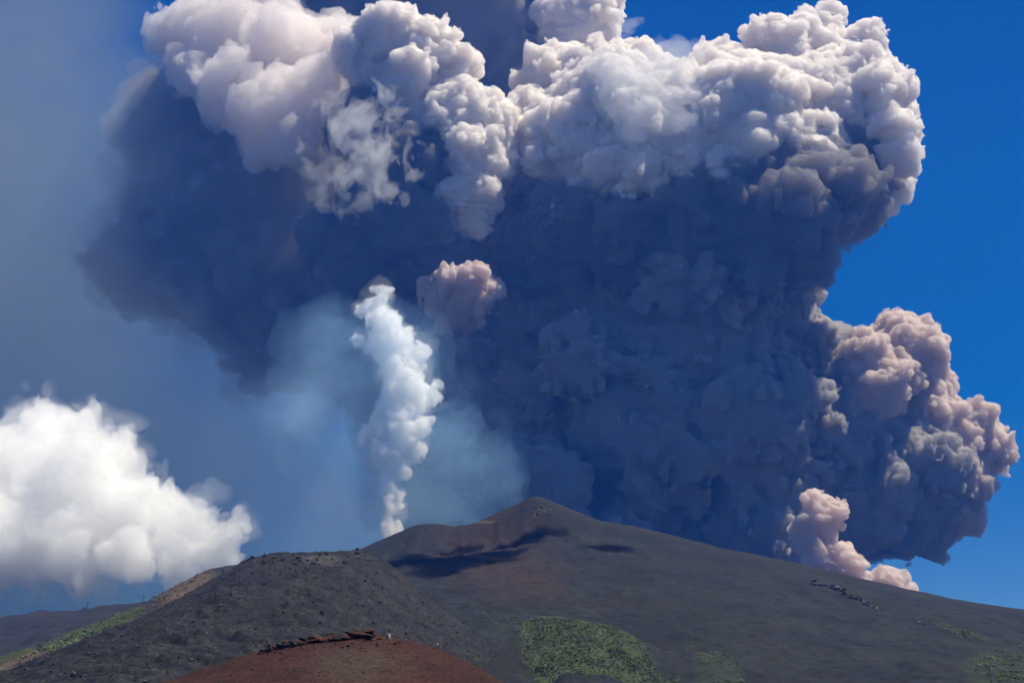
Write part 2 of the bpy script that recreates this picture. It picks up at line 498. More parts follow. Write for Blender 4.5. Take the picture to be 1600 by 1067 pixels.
hill, vh = landform('red_hill',
    [(60, 1200, 330), (150, 1118, 340), (200, 1088, 350), (250, 1066, 360), (330, 1040, 368), (420, 1011, 375), (480, 996, 378), (540, 991, 380), (580, 990, 380), (610, 994, 380), (640, 1000, 378), (690, 1014, 375),
     (720, 1026, 372), (760, 1047, 366), (790, 1066, 360), (830, 1092, 352), (900, 1145, 340), (1000, 1220, 330)],
    150, 0, 420, 300, 30, 160, -0.5, 1.5, -10, M_red, rel_red, smooth=3)
px, py = proj(vh)
set_attr(hill, 'tan', np.maximum(np.clip(1.2 - bump2(px, py, 560, 1040, 110, 40), 0, 1) * 0.7, np.clip(1.2 - bump2(px, py, 590, 996, 60, 6, 0.1), 0, 1) * 0.5))
def rel_mound(v, fr):
    p = v.copy(); p[:, 2] = 0
    return (2.2 * fbm(p / 40.0, 4, 61) + 0.9 * fbm(p / 8.0, 4, 62)) * np.clip(np.abs(fr - 1) * 5, 0.4, 1)
MOUND_Y = 1190
M_mound = ground_mat('mound_soil', (0.056, 0.076, 0.033), (0.042, 0.058, 0.027), (0.088, 0.098, 0.052), 0.06, extra=(('bare', (0.0175, 0.019, 0.017), 0.09, 0.85, 1.15),), bump=0.9, fine=0.35)
mound, vg = landform('green_mound',
    [(560, 1180, 960), (640, 1120, 985), (700, 1085, 1010), (745, 1052, 1045), (778, 1020, 1105), (800, 990, 1160), (820, 969, MOUND_Y), (845, 961, MOUND_Y), (870, 962, MOUND_Y), (905, 968, MOUND_Y), (945, 975, MOUND_Y), (975, 985, 1180),
     (995, 996, 1170), (1010, 1012, 1160), (1019, 1030, 1150), (1028, 1060, 1140), (1045, 1100, 1120), (1080, 1180, 1100)],
    900, 0, 200, 160, 20, 120, -0.6, 1.25, -10, M_mound, rel_mound, smooth=2)
px, py = proj(vg)
set_attr(mound, 'bare', np.maximum(np.clip((842 - px - (py - 1010) * -.25) / 46, 0, 1), np.clip((px - 1000) / 30, 0, 1)))
print('terrain', round(time.time() - T0, 1))

# ------------------------------------------------------------------ eruption plume
YP = 5000
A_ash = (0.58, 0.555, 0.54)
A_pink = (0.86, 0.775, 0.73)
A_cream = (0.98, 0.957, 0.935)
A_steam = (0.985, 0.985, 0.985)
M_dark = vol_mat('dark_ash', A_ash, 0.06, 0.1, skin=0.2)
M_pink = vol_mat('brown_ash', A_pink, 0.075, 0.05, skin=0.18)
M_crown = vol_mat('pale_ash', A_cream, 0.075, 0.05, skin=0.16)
M_soft = vol_mat('thin_ash', (0.955, 0.925, 0.912), 0.016, 0.15, skin=0.07)
M_soft2 = vol_mat('shaded_ash', (0.44, 0.425, 0.42), 0.03, 0.15, skin=0.15)  # albedo lowered so the overhanging lobe's shade is put into the colour
M_softdark = vol_mat('thin_dark_ash', (0.62, 0.61, 0.605), 0.010, 0.15, skin=0.10)
M_thin = vol_mat('faint_ash', (0.60, 0.60, 0.60), 0.0026, 0.2, skin=0.0)

plume = empty('ash_plume', P(1100, 860, YP))
tag(plume, 'towering dark ash plume of the eruption with sunlit billowing tops behind the mountain', 'ash plume')
INV = Matrix.Translation(plume.location).inverted()
def part(name, lst, vs, seed, mat, label=None, parent=plume, Y0=YP, **kw):
    v, f = puff_cloud(balls_px(lst, Y0), vs, seed, **kw)
    v = v - np.array(parent.location)
    o = link(name, mesh_np(name, v, f), mat, parent)
    if label: o['label'] = label
    print('  ', name, len(v), round(time.time() - T0, 1))
    return o

L3 = ((26, 0.38), (12, 0.42), (9, 0.42), (7, 0.45))
_r = np.random.default_rng(77)
BIL = [(float(_r.uniform(690, 1290)), float(_r.uniform(380, 860)), float(_r.uniform(-150, -60)), float(_r.choice([34, 46, 58, 74]))) for k in range(46)]
BIL = [b for b in BIL if b[0] > 690 + (b[1] - 380) * .25 and b[0] < 1300 - (b[1] - 700) * .35 and (b[1] > 540 or b[0] + b[3] < 1245) and (b[0] > 800 or b[1] > 640)]
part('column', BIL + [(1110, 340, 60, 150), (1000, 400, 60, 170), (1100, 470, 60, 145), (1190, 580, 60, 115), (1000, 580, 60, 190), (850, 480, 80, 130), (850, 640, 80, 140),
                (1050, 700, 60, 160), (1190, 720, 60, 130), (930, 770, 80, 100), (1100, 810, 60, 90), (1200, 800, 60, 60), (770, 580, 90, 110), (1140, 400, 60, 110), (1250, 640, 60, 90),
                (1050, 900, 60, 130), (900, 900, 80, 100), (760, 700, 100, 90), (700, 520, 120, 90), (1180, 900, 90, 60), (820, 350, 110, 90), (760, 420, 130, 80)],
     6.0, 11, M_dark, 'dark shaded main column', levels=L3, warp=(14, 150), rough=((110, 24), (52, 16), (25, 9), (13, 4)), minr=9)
part('lobe', [(1420, 560, -30, 62), (1355, 560, -70, 42), (1375, 610, -80, 52), (1440, 640, -20, 52), (1500, 680, 0, 56), (1545, 705, 0, 36), (1490, 745, 0, 58), (1490, 795, 10, 46), (1400, 530, 0, 40), (1440, 600, 10, 50)],
     4.5, 12, M_pink, 'brownish billowing right lobe', levels=L3, warp=(9, 110), rough=((70, 13), (34, 8), (17, 5), (9, 2.2)), minr=7)
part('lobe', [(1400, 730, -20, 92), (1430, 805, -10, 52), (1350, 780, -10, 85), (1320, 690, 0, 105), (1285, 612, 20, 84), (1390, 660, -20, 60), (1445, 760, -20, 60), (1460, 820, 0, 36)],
     6.0, 23, M_dark, 'dark body of the right lobe', levels=L3, warp=(10, 120), rough=((110, 20), (52, 14), (25, 8), (13, 4)), minr=8)  # shaded side of the lobe: shade painted by darker ash than its lit rim
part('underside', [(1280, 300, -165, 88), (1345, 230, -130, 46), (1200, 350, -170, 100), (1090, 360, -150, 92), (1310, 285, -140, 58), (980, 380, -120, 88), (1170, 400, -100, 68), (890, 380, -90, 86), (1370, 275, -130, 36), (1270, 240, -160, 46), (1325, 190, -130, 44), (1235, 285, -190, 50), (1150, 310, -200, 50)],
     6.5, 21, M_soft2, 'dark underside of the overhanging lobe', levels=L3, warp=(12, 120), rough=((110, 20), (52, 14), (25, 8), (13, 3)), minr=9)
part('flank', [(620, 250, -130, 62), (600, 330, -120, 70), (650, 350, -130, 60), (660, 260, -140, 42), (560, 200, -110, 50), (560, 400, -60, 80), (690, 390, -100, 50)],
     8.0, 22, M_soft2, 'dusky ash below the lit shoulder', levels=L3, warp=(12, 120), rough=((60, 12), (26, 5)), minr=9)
part('lobe', [(1290, 195, -70, 112), (1360, 190, -60, 64), (1380, 150, -150, 42), (1400, 200, -180, 32), (1405, 245, -185, 30), (1355, 112, -120, 42), (1385, 245, -90, 44), (1250, 100, 0, 68), (1205, 62, 10, 38), (1280, 58, 30, 42), (1340, 98, 0, 50), (1310, 120, -80, 48), (1240, 150, -110, 50), (1150, 220, -120, 122), (1125, 120, -20, 48), (1230, 270, -120, 105), (1315, 280, -90, 70), (1060, 240, -120, 110), (1180, 170, -70, 86), (1250, 320, -40, 62), (1395, 285, -100, 30), (1080, 250, -190, 48), (1175, 225, -210, 48), (1130, 260, -210, 36), (1215, 215, -200, 34)],
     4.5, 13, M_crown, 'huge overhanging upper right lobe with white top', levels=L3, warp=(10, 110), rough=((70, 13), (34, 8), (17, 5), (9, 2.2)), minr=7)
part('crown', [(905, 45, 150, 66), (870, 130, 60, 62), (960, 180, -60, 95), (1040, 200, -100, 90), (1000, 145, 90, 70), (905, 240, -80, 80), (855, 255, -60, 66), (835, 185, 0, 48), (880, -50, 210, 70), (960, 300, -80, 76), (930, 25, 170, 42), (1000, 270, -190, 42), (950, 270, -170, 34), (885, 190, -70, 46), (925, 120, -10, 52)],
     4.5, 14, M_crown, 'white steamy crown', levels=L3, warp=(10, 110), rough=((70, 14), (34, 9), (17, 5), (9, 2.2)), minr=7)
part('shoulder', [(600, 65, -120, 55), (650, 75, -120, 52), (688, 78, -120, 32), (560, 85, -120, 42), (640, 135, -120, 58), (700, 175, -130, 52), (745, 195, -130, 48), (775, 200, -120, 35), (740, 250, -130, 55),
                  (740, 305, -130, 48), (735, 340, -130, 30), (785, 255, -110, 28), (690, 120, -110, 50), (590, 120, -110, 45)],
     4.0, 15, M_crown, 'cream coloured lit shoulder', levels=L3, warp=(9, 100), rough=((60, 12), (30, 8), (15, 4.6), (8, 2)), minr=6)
part('puff', [(700, 434, -190, 22), (745, 430, -190, 20), (722, 440, -185, 24), (735, 465, -165, 34), (690, 465, -165, 28), (665, 450, -170, 15), (770, 450, -170, 20), (715, 490, -150, 34)], 4.0, 16, M_pink, 'small pink lit puff', levels=L3, warp=(6, 60), rough=((40, 10), (20, 5), (10, 2)), minr=5)
part('backdrop_column', [(760, 30, 220, 95), (700, 60, 240, 90), (620, 30, 250, 80), (540, 20, 240, 60), (810, 90, 200, 55), (760, -80, 240, 150), (600, -120, 240, 160)],
     9.0, 17, M_dark, 'dark ash between the tops', levels=((26, .36), (9, .42)), warp=(12, 120), rough=((60, 12),), minr=8)
LEFT = [(450, 340, 140, 140), (330, 330, 140, 118), (560, 330, 160, 140), (230, 400, 140, 75), (165, 405, 140, 36), (350, 450, 140, 84), (470, 480, 140, 100), (580, 470, 140, 100), (420, 545, 160, 60),
        (640, 260, 120, 100), (640, 420, 120, 100), (560, 560, 180, 76), (660, 600, 160, 100), (300, 220, 160, 100), (720, 760, 200, 86), (270, 460, 130, 46), (520, 420, 60, 70), (400, 400, 60, 60), (330, 300, 60, 56), (600, 520, 60, 60), (460, 280, 60, 60)]
part('left_mass', LEFT, 9.0, 18, M_softdark, 'soft dark left flank', levels=L3, warp=(22, 180), rough=((110, 26), (50, 14), (26, 6)), minr=12)
part('left_veil', [(a - 8, b, c, r * 1.24) for (a, b, c, r) in LEFT], 13.0, 24, M_thin, 'faint outer edge of the dark left flank', levels=((22, .4), (8, .45)), warp=(30, 180), rough=((110, 30), (50, 14)), minr=16)
part('soft_top', [(310, 55, 20, 62), (375, 75, 0, 80), (445, 95, -20, 80), (265, 50, 30, 36), (480, 160, -90, 60), (420, 180, -100, 66), (500, 90, -10, 58), (540, 60, 20, 40), (390, 10, 70, 80), (530, 150, -60, 46), (360, 140, -80, 54), (450, 220, -120, 44), (310, 110, -40, 44)],
     6.5, 19, M_soft, 'soft pale left top', levels=L3, warp=(16, 120), rough=((80, 18), (38, 10), (18, 4)), minr=8)
print('plume', round(time.time() - T0, 1))

# ------------------------------------------------------------------ pyroclastic puffs at the plume's foot
def cloud_thing(name, label, lst, Y0, vs, seed, mat, cat='cloud', **kw):
    b = balls_px(lst, Y0)
    v, f = puff_cloud(b, vs, seed, **kw)
    base = np.array([v[:, 0].mean(), v[:, 1].mean(), v[:, 2].min()])
    o = link(name, mesh_np(name, v - base, f), mat)
    o.location = base
    tag(o, label, cat)
    print('  ', name, len(v), round(time.time() - T0, 1))
    return o
def outer(name, host, lst, Y0, k, vs, seed, mat, **kw):
    v, f = puff_cloud(balls_px([(a, b, c, r * k) for (a, b, c, r) in lst], Y0), vs, seed, **kw)
    link(name, mesh_np(name, v - np.array(host.location), f), mat, host)
M_foot = vol_mat('pink_ash', (0.88, 0.785, 0.74), 0.06, 0.1, skin=0.2)
cloud_thing('ash_cloud', 'low pinkish ash cloud rolling over the right shoulder of the mountain', [(1285, 870, -270, 30), (1310, 875, -270, 30), (1330, 885, -270, 24), (1262, 884, -270, 14), (1262, 850, -270, 22), (1262, 825, -270, 20), (1285, 820, -270, 24), (1275, 785, -270, 22), (1300, 800, -270, 22),
     (1312, 925, -270, 34), (1345, 905, -270, 16)], YP, 4.0, 31, M_foot, 'ash cloud', levels=L3, warp=(8, 70), rough=((50, 10), (24, 6), (11, 2.4)), minr=5)
cloud_thing('ash_cloud', 'small pink ash puff rising at the mountain skyline farthest right', [(1388, 905, -270, 20), (1402, 912, -270, 20), (1378, 915, -270, 16), (1418, 925, -270, 16), (1400, 940, -270, 30)], YP, 4.0, 32, M_foot, 'ash cloud', levels=L3, warp=(6, 60), rough=((26, 5), (12, 2.5)), minr=5)

# ------------------------------------------------------------------ white steam column
M_steam = vol_mat('white_steam', (0.94, 0.966, 0.985), 0.05, 0.0, skin=0.06)
M_smoke = vol_mat('blue_smoke', (0.32, 0.60, 1.0), 0.00068, 0.2, skin=0.0, absorb=(1, 1, 1))
YS = 3000
_r = np.random.default_rng(9)
SP = [(617, 855, 18), (614, 828, 19), (609, 806, 19), (616, 786, 18), (611, 766, 19), (616, 742, 20), (604, 716, 24), (622, 690, 26), (632, 660, 32), (628, 628, 36), (640, 598, 36), (628, 566, 36), (628, 538, 36), (606, 514, 28), (582, 492, 18), (592, 470, 13), (602, 452, 14)]
ST = []
for k in range(96):
    t = (k + .5) / 96 * (len(SP) - 1); q = int(t); w = t - q
    cx, cy_, cr = [SP[q][m] * (1 - w) + SP[q + 1][m] * w for m in range(3)]
    sp = min(1.0, (850 - cy_) / 120)
    ST.append((cx + _r.normal() * cr * .42 * sp, cy_ + _r.normal() * 5 * sp, (850 - cy_) * .26 + _r.normal() * cr * .4 * sp, cr * _r.uniform(.36, .8)))
ST += [(683, 620, 58, 7), (676, 604, 60, 10), (566, 690, 40, 9), (578, 676, 45, 12), (650, 700, 40, 16), (660, 545, 78, 12), (560, 530, 80, 12)]
steam = cloud_thing('steam_column', 'white steam column rising from the crater rim left of the peak', ST,
     YS, 2.5, 33, M_steam, 'steam', levels=((18, .4), (9, .42), (6, .45)), warp=(5, 40), rough=((34, 8), (16, 4.5), (8, 2)), minr=2.5)

outer('steam_edge', steam, ST, YS, 1.35, 4.0, 36, vol_mat('steam_edge', (0.98, 0.992, 0.997), 0.003, 0.1, skin=0.0), levels=((18, .4), (9, .42)), warp=(10, 50), rough=((50, 16), (24, 8), (12, 3)), minr=4)

# soft smoke round the steam: nested shells
def veil(name, label, lst, Y0, vs, seed, mat, shells, **kw):
    for i, s in enumerate(shells):
        v, f = puff_cloud(balls_px([(a, b, c, r * s) for (a, b, c, r) in lst], Y0), vs, seed + i, **kw)
        base = np.array([v[:, 0].mean(), v[:, 1].mean(), v[:, 2].min()])
        if i == 0:
            o = link(name, mesh_np(name, v - base, f), mat); o.location = base; root = base
            tag(o, label, None, None, 'stuff')
            first = o
        else:
            link('inner_' + name, mesh_np(name, v - root, f), mat, first)
    print('  ', name, round(time.time() - T0, 1))
veil('smoke', 'thin blue smoke hanging round the white steam column', [(530, 610, 60, 75), (570, 700, 60, 70), (690, 700, 60, 70), (750, 740, 60, 50), (520, 540, 60, 60), (610, 560, 60, 70), (620, 780, 60, 70), (700, 790, 60, 60), (480, 640, 60, 60)], YS, 9.0, 51, M_smoke, (1.35, 1.1, 0.85, 0.6), levels=((20, .4), (6, .45)), warp=(26, 110), rough=((90, 26), (40, 12)), minr=12)
M_veil = vol_mat('ash_veil', (0.34, 0.40, 0.38), 0.00022, 0.0, skin=0.0)
veil('ash_haze', 'grey veil of drifting ash filling the sky left of the plume', [(-120, 120, 0, 230), (90, 20, 0, 110), (20, 330, 0, 230), (-80, 500, 0, 300), (120, 600, 0, 250), (-50, 850, 0, 300), (250, 700, 0, 220), (330, 850, 0, 200), (100, 950, 0, 250), (420, 780, 0, 170), (520, 820, 0, 140), (400, 640, 0, 140), (330, 500, 0, 160), (200, 200, 0, 130), (600, 900, 0, 120), (450, 900, 0, 150), (300, 960, 0, 150), (650, 780, 0, 120), (150, 800, 0, 200)], 6200, 30.0, 55, M_veil, (1.2, 1.0, 0.8, 0.6), levels=((14, .4),), warp=(60, 400), rough=((160, 30),), minr=30)
M_veil2 = vol_mat('near_ash_veil', (0.40, 0.46, 0.46), 0.00008, 0.0, skin=0.0)
veil('ash_haze', 'thin grey ash drifting in front of the plume on the left', [(-40, 250, 0, 150), (40, 480, 0, 170), (-60, 700, 0, 180), (150, 620, 0, 140), (60, 60, 0, 120), (240, 560, 0, 90), (160, 250, 0, 90), (300, 700, 0, 120), (180, 800, 0, 150), (420, 740, 0, 90)], 4200, 24.0, 58, M_veil2, (1.25, 1.0, 0.75, 0.5), levels=((14, .4),), warp=(50, 300), rough=((200, 60), (90, 36), (45, 16)), minr=24)
M_cum = vol_mat('white_cloud', (0.992, 0.992, 0.992), 0.015, 0.1, skin=0.03)
CU = [(70, 700, 0, 62), (120, 690, 9, 40), (20, 740, -36, 75), (110, 770, -63, 85), (165, 730, -27, 45), (215, 805, -94, 65), (290, 830, -117, 50), (345, 850, -135, 36), (100, 850, -135, 62), (200, 865, -148, 45), (285, 870, -153, 36), (10, 840, -126, 70), (-60, 760, -54, 90), (-80, 850, -135, 80), (190, 690, 9, 18), (140, 655, 40, 18), (75, 640, 54, 18)]
cum = cloud_thing('cloud', 'bright white cumulus cloud low over the left ridge', CU,
     3600, 5.0, 34, M_cum, 'cloud', levels=((26, .36), (9, .42), (6, .45)), warp=(18, 80), rough=((60, 18), (26, 10), (13, 5)), minr=5)
outer('cloud_edge', cum, CU, 3600, 1.22, 7.0, 37, vol_mat('cloud_edge', (0.99, 0.99, 0.99), 0.0030, 0.1, skin=0.0), levels=((26, .36), (9, .42)), warp=(24, 80), rough=((80, 34), (38, 18), (18, 8)), minr=6)
print('clouds', round(time.time() - T0, 1))

# ------------------------------------------------------------------ air
hz = bpy.data.materials.new('air'); hz.use_nodes = True
nt = hz.node_tree; nt.nodes.clear()
ho = nt.nodes.new('ShaderNodeOutputMaterial'); pv = nt.nodes.new('ShaderNodeVolumePrincipled')
pv.inputs['Color'].default_value = (0.03, 0.22, 1.0, 1); pv.inputs['Density'].default_value = 0.00004
pv.inputs['Absorption Color'].default_value = (1, 1, 1, 1); pv.inputs['Density Attribute'].default_value = ''
pv.inputs['Anisotropy'].default_value = 0.0
nt.links.new(pv.outputs[0], ho.inputs['Volume'])
x0, x1, y0, y1, z0, z1 = -9000, 9000, -2500, 9800, -14, 4600
bv = np.array([(x, y, z) for z in (z0, z1) for y in (y0, y1) for x in (x0, x1)], float)
bf = np.array([[0, 2, 3, 1], [4, 5, 7, 6], [0, 1, 5, 4], [2, 6, 7, 3], [0, 4, 6, 2], [1, 3, 7, 5]])
haze = link('haze', mesh_np('haze', bv, bf), hz)
haze.data.polygons.foreach_set('use_smooth', np.zeros(6, bool))
tag(haze, kind='stuff')

# ------------------------------------------------------------------ torn wisps in front of the plume
M_wisp = vol_mat('wisp', (0.97, 0.985, 0.995), 0.0055, 0.1, skin=0.0)
M_wisp2 = vol_mat('thin_wisp', (0.97, 0.985, 0.995), 0.005, 0.1, skin=0.0)
def wisp(name, label, px, py, Y, sx, sy, sz, vs, seed, cell, thr, mat, edge=1.0, aniso=(1, 1, 1), group=None):
    c = P(px, py, Y); s = mpp(py, Y)
    v, f = wisp_cloud((c.x, c.y, c.z), (sx * s, sy * s, sz * s), vs, seed, cell, thr, edge, aniso)
    if not len(f): return
    base = np.array([c.x, c.y, v[:, 2].min()])
    o = link(name, mesh_np(name, v - base, f), mat); o.location = base
    tag(o, label, 'cloud wisp', group)
    print('  ', name, len(v))
wisp('cloud_wisp', 'ragged white wisp of cloud floating before the dark left flank of the plume', 565, 235, 4150, 100, 40, 125, 3.4, 5, 62, -0.18, M_wisp, 0.8, (1, 1, 1.2))
wisp('cloud_wisp', 'smooth pale veil of cloud lying over the white top right of the centre', 1000, 130, 4100, 125, 45, 110, 5.0, 8, 110, -0.35, M_wisp2, 0.9)

# ------------------------------------------------------------------ casting things onto the ground
bpy.context.view_layer.update()
CAMLOC = Vector(cam.location)
def hit(px, py, o):
    d = (P(px, py, 1000.0) - CAMLOC).normalized()
    ok, p, n, i = o.ray_cast(o.matrix_world.inverted() @ CAMLOC, d, distance=20000)
    return (o.matrix_world @ p, n) if ok else (None, None)
def drop(x, y, o):
    ok, p, n, i = o.ray_cast(Vector((x, y, 5000)), Vector((0, 0, -1)), distance=9000)
    return p if ok else None

# cloud above the frame whose shade lies on the mountain
def shade_cloud(spots, seed, label):
    shade = []
    for (a, b, r) in spots:
        p, n = hit(a, b, mountain)
        if p is not None:
            q = p + SUN_DIR * 1700
            shade.append((q.x, q.y, q.z, r * 1.5))
    v, f = puff_cloud(shade, 4.0, seed, levels=((20, 0.42), (8, 0.45)), warp=(14, 60), rough=((26, 7), (12, 3)), minr=4)
    base = np.array([v[:, 0].mean(), v[:, 1].mean(), v[:, 2].min()])
    o = link('cloud', mesh_np('cloud', v - base, f), M_over); o.location = base
    tag(o, label, 'cloud')
M_over = vol_mat('small_cloud', (0.985, 0.985, 0.985), 0.036, 0.2, skin=0.03)
shade_cloud([(855, 833, 17), (835, 838, 19), (812, 846, 22), (790, 856, 24), (765, 866, 27), (740, 874, 28), (712, 882, 28), (690, 876, 26), (665, 874, 24), (640, 878, 20), (655, 866, 18), (690, 893, 20), (720, 860, 14), (800, 873, 16)], 71, 'long flat cloud high overhead that shades the slope under the peak')
shade_cloud([(935, 856, 13), (960, 858, 15), (985, 860, 11)], 72, 'small shred of cloud overhead that shades a spot right of the peak')

# ------------------------------------------------------------------ rocks
def rock_mesh(name, seed, sub=2, flat=(1, 1, 0.7)):
    bm = bmesh.new()
    bmesh.ops.create_icosphere(bm, subdivisions=sub, radius=1.0)
    co = np.array([v.co[:] for v in bm.verts])
    n = fbm(co * 1.1 + seed * 3.1, 3, seed, gain=0.6)
    co = co * (1 + 0.42 * n)[:, None]
    rr = np.random.default_rng(seed)
    for k in range(5):                                 # broken faces
        d = rr.normal(size=3); d /= np.linalg.norm(d)
        h = co @ d; lim = rr.uniform(0.45, 0.75)
        co = co - np.clip(h - lim, 0, None)[:, None] * d * 0.9
    co *= np.array(flat)
    for v, c in zip(bm.verts, co): v.co = c
    me = bpy.data.meshes.new(name); bm.to_mesh(me); bm.free()
    return me
def stone_mat(name, a, b, sc=0.8):
    m = bpy.data.materials.new(name); m.use_nodes = True
    nt = m.node_tree; bs = nt.nodes['Principled BSDF']; bs.inputs['Roughness'].default_value = 0.95; bs.inputs['Specular IOR Level'].default_value = 0.15
    n = nt.nodes.new('ShaderNodeTexNoise'); n.inputs['Scale'].default_value = sc; n.inputs['Detail'].default_value = 6
    g = nt.nodes.new('ShaderNodeNewGeometry'); nt.links.new(g.outputs['Position'], n.inputs['Vector'])
    r = nt.nodes.new('ShaderNodeMapRange'); r.inputs[1].default_value = 0.35; r.inputs[2].default_value = 0.65
    x = nt.nodes.new('ShaderNodeMix'); x.data_type = 'RGBA'; x.inputs[6].default_value = (*a, 1); x.inputs[7].default_value = (*b, 1)
    nt.links.new(n.outputs[0], r.inputs[0]); nt.links.new(r.outputs[0], x.inputs[0]); nt.links.new(x.outputs[2], bs.inputs['Base Color'])
    bp = nt.nodes.new('ShaderNodeBump'); bp.inputs['Strength'].default_value = 0.7; bp.inputs['Distance'].default_value = 0.4
    nt.links.new(n.outputs[0], bp.inputs['Height']); nt.links.new(bp.outputs[0], bs.inputs['Normal'])
    return m
R_pale = stone_mat('pale_rock', (0.22, 0.20, 0.17), (0.11, 0.10, 0.09), 0.4)
R_dark = stone_mat('dark_lava', (0.035, 0.034, 0.034), (0.022, 0.021, 0.021), 0.6)
R_grey = stone_mat('grey_rock', (0.09, 0.086, 0.078), (0.045, 0.043, 0.041), 0.5)
R_mid = stone_mat('scree_rock', (0.04, 0.039, 0.038), (0.026, 0.025, 0.025), 0.6)
R_red = stone_mat('red_lava', (0.10, 0.040, 0.028), (0.045, 0.020, 0.016), 1.2)
ROCKS = {}
for nm, mt in (('pale', R_pale), ('dark', R_dark), ('grey', R_grey), ('red', R_red)):
    ROCKS[nm] = []
    for k in range(5):
        me = rock_mesh('rock', k + 3, 2, ((1, 1, .75), (1.2, .8, .6), (.9, 1.1, .9), (1.3, 1, .55), (.8, .8, 1.0))[k])
        me.materials.append(mt); ROCKS[nm].append(me)
rnd = random.Random(5)
def rock(name, p, r, kind, parent=None, sq=(1, 1, 1), sink=0.2, rot=None):
    o = bpy.data.objects.new(name, rnd.choice(ROCKS[kind])); COL.objects.link(o)
    o.scale = (r * sq[0] * rnd.uniform(.85, 1.15), r * sq[1] * rnd.uniform(.85, 1.15), r * sq[2] * rnd.uniform(.85, 1.15))
    o.rotation_euler = rot or (rnd.uniform(-.3, .3), rnd.uniform(-.3, .3), rnd.uniform(0, 6.28))
    q = p + Vector((0, 0, r * sq[2] * (0.5 - sink)))
    if parent is not None:
        o.parent = parent; o.location = q - parent.location
    else: o.location = q
    return o

def lerp_path(path, t):
    k = t * (len(path) - 1); i = min(int(k), len(path) - 2); w = k - i
    return [path[i][c] * (1 - w) + path[i + 1][c] * w for c in range(len(path[0]))]

# outcrop on the right shoulder
p0, _ = hit(1310, 925, mountain)
outcrop = empty('rock_outcrop', p0)
tag(outcrop, 'broken line of dark and pale rocks sticking out of the smooth right slope', 'rock outcrop')
path = [(1268, 911, 3.5), (1285, 913, 4.8), (1300, 917, 4.5), (1312, 923, 4), (1320, 931, 3.6), (1335, 932, 4), (1346, 939, 3.6), (1356, 947, 3.4), (1370, 951, 2.4)]
for k in range(56):
    a, b, r = lerp_path(path, (k + rnd.random() * .6) / 57)
    p, n = hit(a + rnd.uniform(-4, 4), b + rnd.uniform(-2.8, 2.8), mountain)
    if p is not None:
        rock('rock', p, r * rnd.uniform(.45, 1.15), rnd.choice(['pale', 'grey', 'dark', 'dark', 'grey']), outcrop, (1.3, 1, .8))
for (a, b, r, kd) in [(1436, 973, 2.6, 'pale'), (1446, 975, 1.6, 'grey'), (1594, 1012, 2.4, 'pale'), (960, 905, 1.8, 'pale'), (896, 897, 1.4, 'grey')]:
    p, n = hit(a, b, mountain)
    if p is not None:
        tag(rock('boulder', p, r, kd), 'small pale boulder lying alone on the bare dark slope right of the peak', 'boulder', 'lone boulders on the right slope')
# pale rocks under the summit
for k in range(34):
    a = 840 + rnd.gauss(0, 11); b = 798 + rnd.gauss(0, 5.5)
    p, n = hit(a, b, mountain)
    if p is not None and abs(a - 840) < 26:
        tag(rock('boulder', p, rnd.uniform(1.0, 2.6), rnd.choice(['pale', 'pale', 'grey'])), 'pale boulder in the cluster just below the pointed summit', 'boulder', 'pale boulders below the summit')
# knobs along the grey crest
for k in range(52):
    a = rnd.uniform(372, 585); b = 862 + (a - 372) * -0.02 + rnd.uniform(-4, 22)
    p, n = hit(a, b, ridge)
    if p is not None:
        tag(rock('boulder', p, rnd.uniform(.8, 2.3), rnd.choice(['dark', 'grey', 'grey', 'dark', 'pale']), None, (1.2, 1.1, .8)), 'rough lava boulder along the crest of the grey ridge left of centre', 'boulder', 'lava boulders on the grey crest')
# scattered light stones on the grey ridge
for (a, b, r) in [(260, 985, 1.5), (115, 1053, 1.5), (139, 1022, 1.5), (252, 1009, .9), (496, 935, 1.2), (416, 928, 1.0), (322, 990, 1.1), (402, 965, 1.3), (360, 985, .8), (227, 1064, 1.2), (330, 955, .9), (545, 905, .9),
                  (190, 1010, .9), (300, 1030, .9), (445, 955, 1.0), (170, 1030, .8), (520, 950, .8), (615, 985, 1.0), (345, 945, 1.1), (464, 893, 1.3), (470, 900, 1.0), (455, 888, 1.0), (145, 1033, .9), (110, 1060, .9), (632, 1000, .9)]:
    p, n = hit(a, b, ridge)
    if p is not None:
        tag(rock('boulder', p, r, 'pale'), 'light grey boulder scattered on the dark scree slope at the left', 'boulder', 'light boulders on the dark scree')
# stone litter as one mass
def litter(name, host, hv, cond, n, rlo, rhi, mat, seed):
    g = np.random.default_rng(seed)
    idx = np.nonzero(cond)[0]
    idx = g.choice(idx, n)
    base = ROCKS['grey'][0]; bv = np.zeros(len(base.vertices) * 3); 
    ico = bmesh.new(); bmesh.ops.create_icosphere(ico, subdivisions=1, radius=1.0)
    bv = np.array([v.co[:] for v in ico.verts]); bf = np.array([[l.vert.index for l in fc.loops] for fc in ico.faces]); ico.free()
    V = []; Fc = []
    for k, i in enumerate(idx):
        r = rlo + (rhi - rlo) * g.random() ** 3
        w = bv * (1 + 0.35 * g.normal(size=(len(bv), 1))) * np.array((r, r, r * .7))
        V.append(w + hv[i] + np.array((g.normal() * 1.5, g.normal() * 1.5, r * .1))); Fc.append(bf + k * len(bv))
    me = mesh_np(name, np.concatenate(V), np.concatenate(Fc)); me.polygons.foreach_set('use_smooth', np.zeros(len(me.polygons), bool))
    return tag(link(name, me, mat), None, None, None, 'stuff')
px, py = proj(vr)
inr = (px > -50) & (px < 800) & (py < 1080) & (vr[:, 1] < 1290)
litter('scree', ridge, vr, inr, 6000, .25, 1.2, R_grey, 1)
litter('dark_scree', ridge, vr, inr, 1500, .25, 1.0, R_mid, 2)
px, py = proj(vs_)
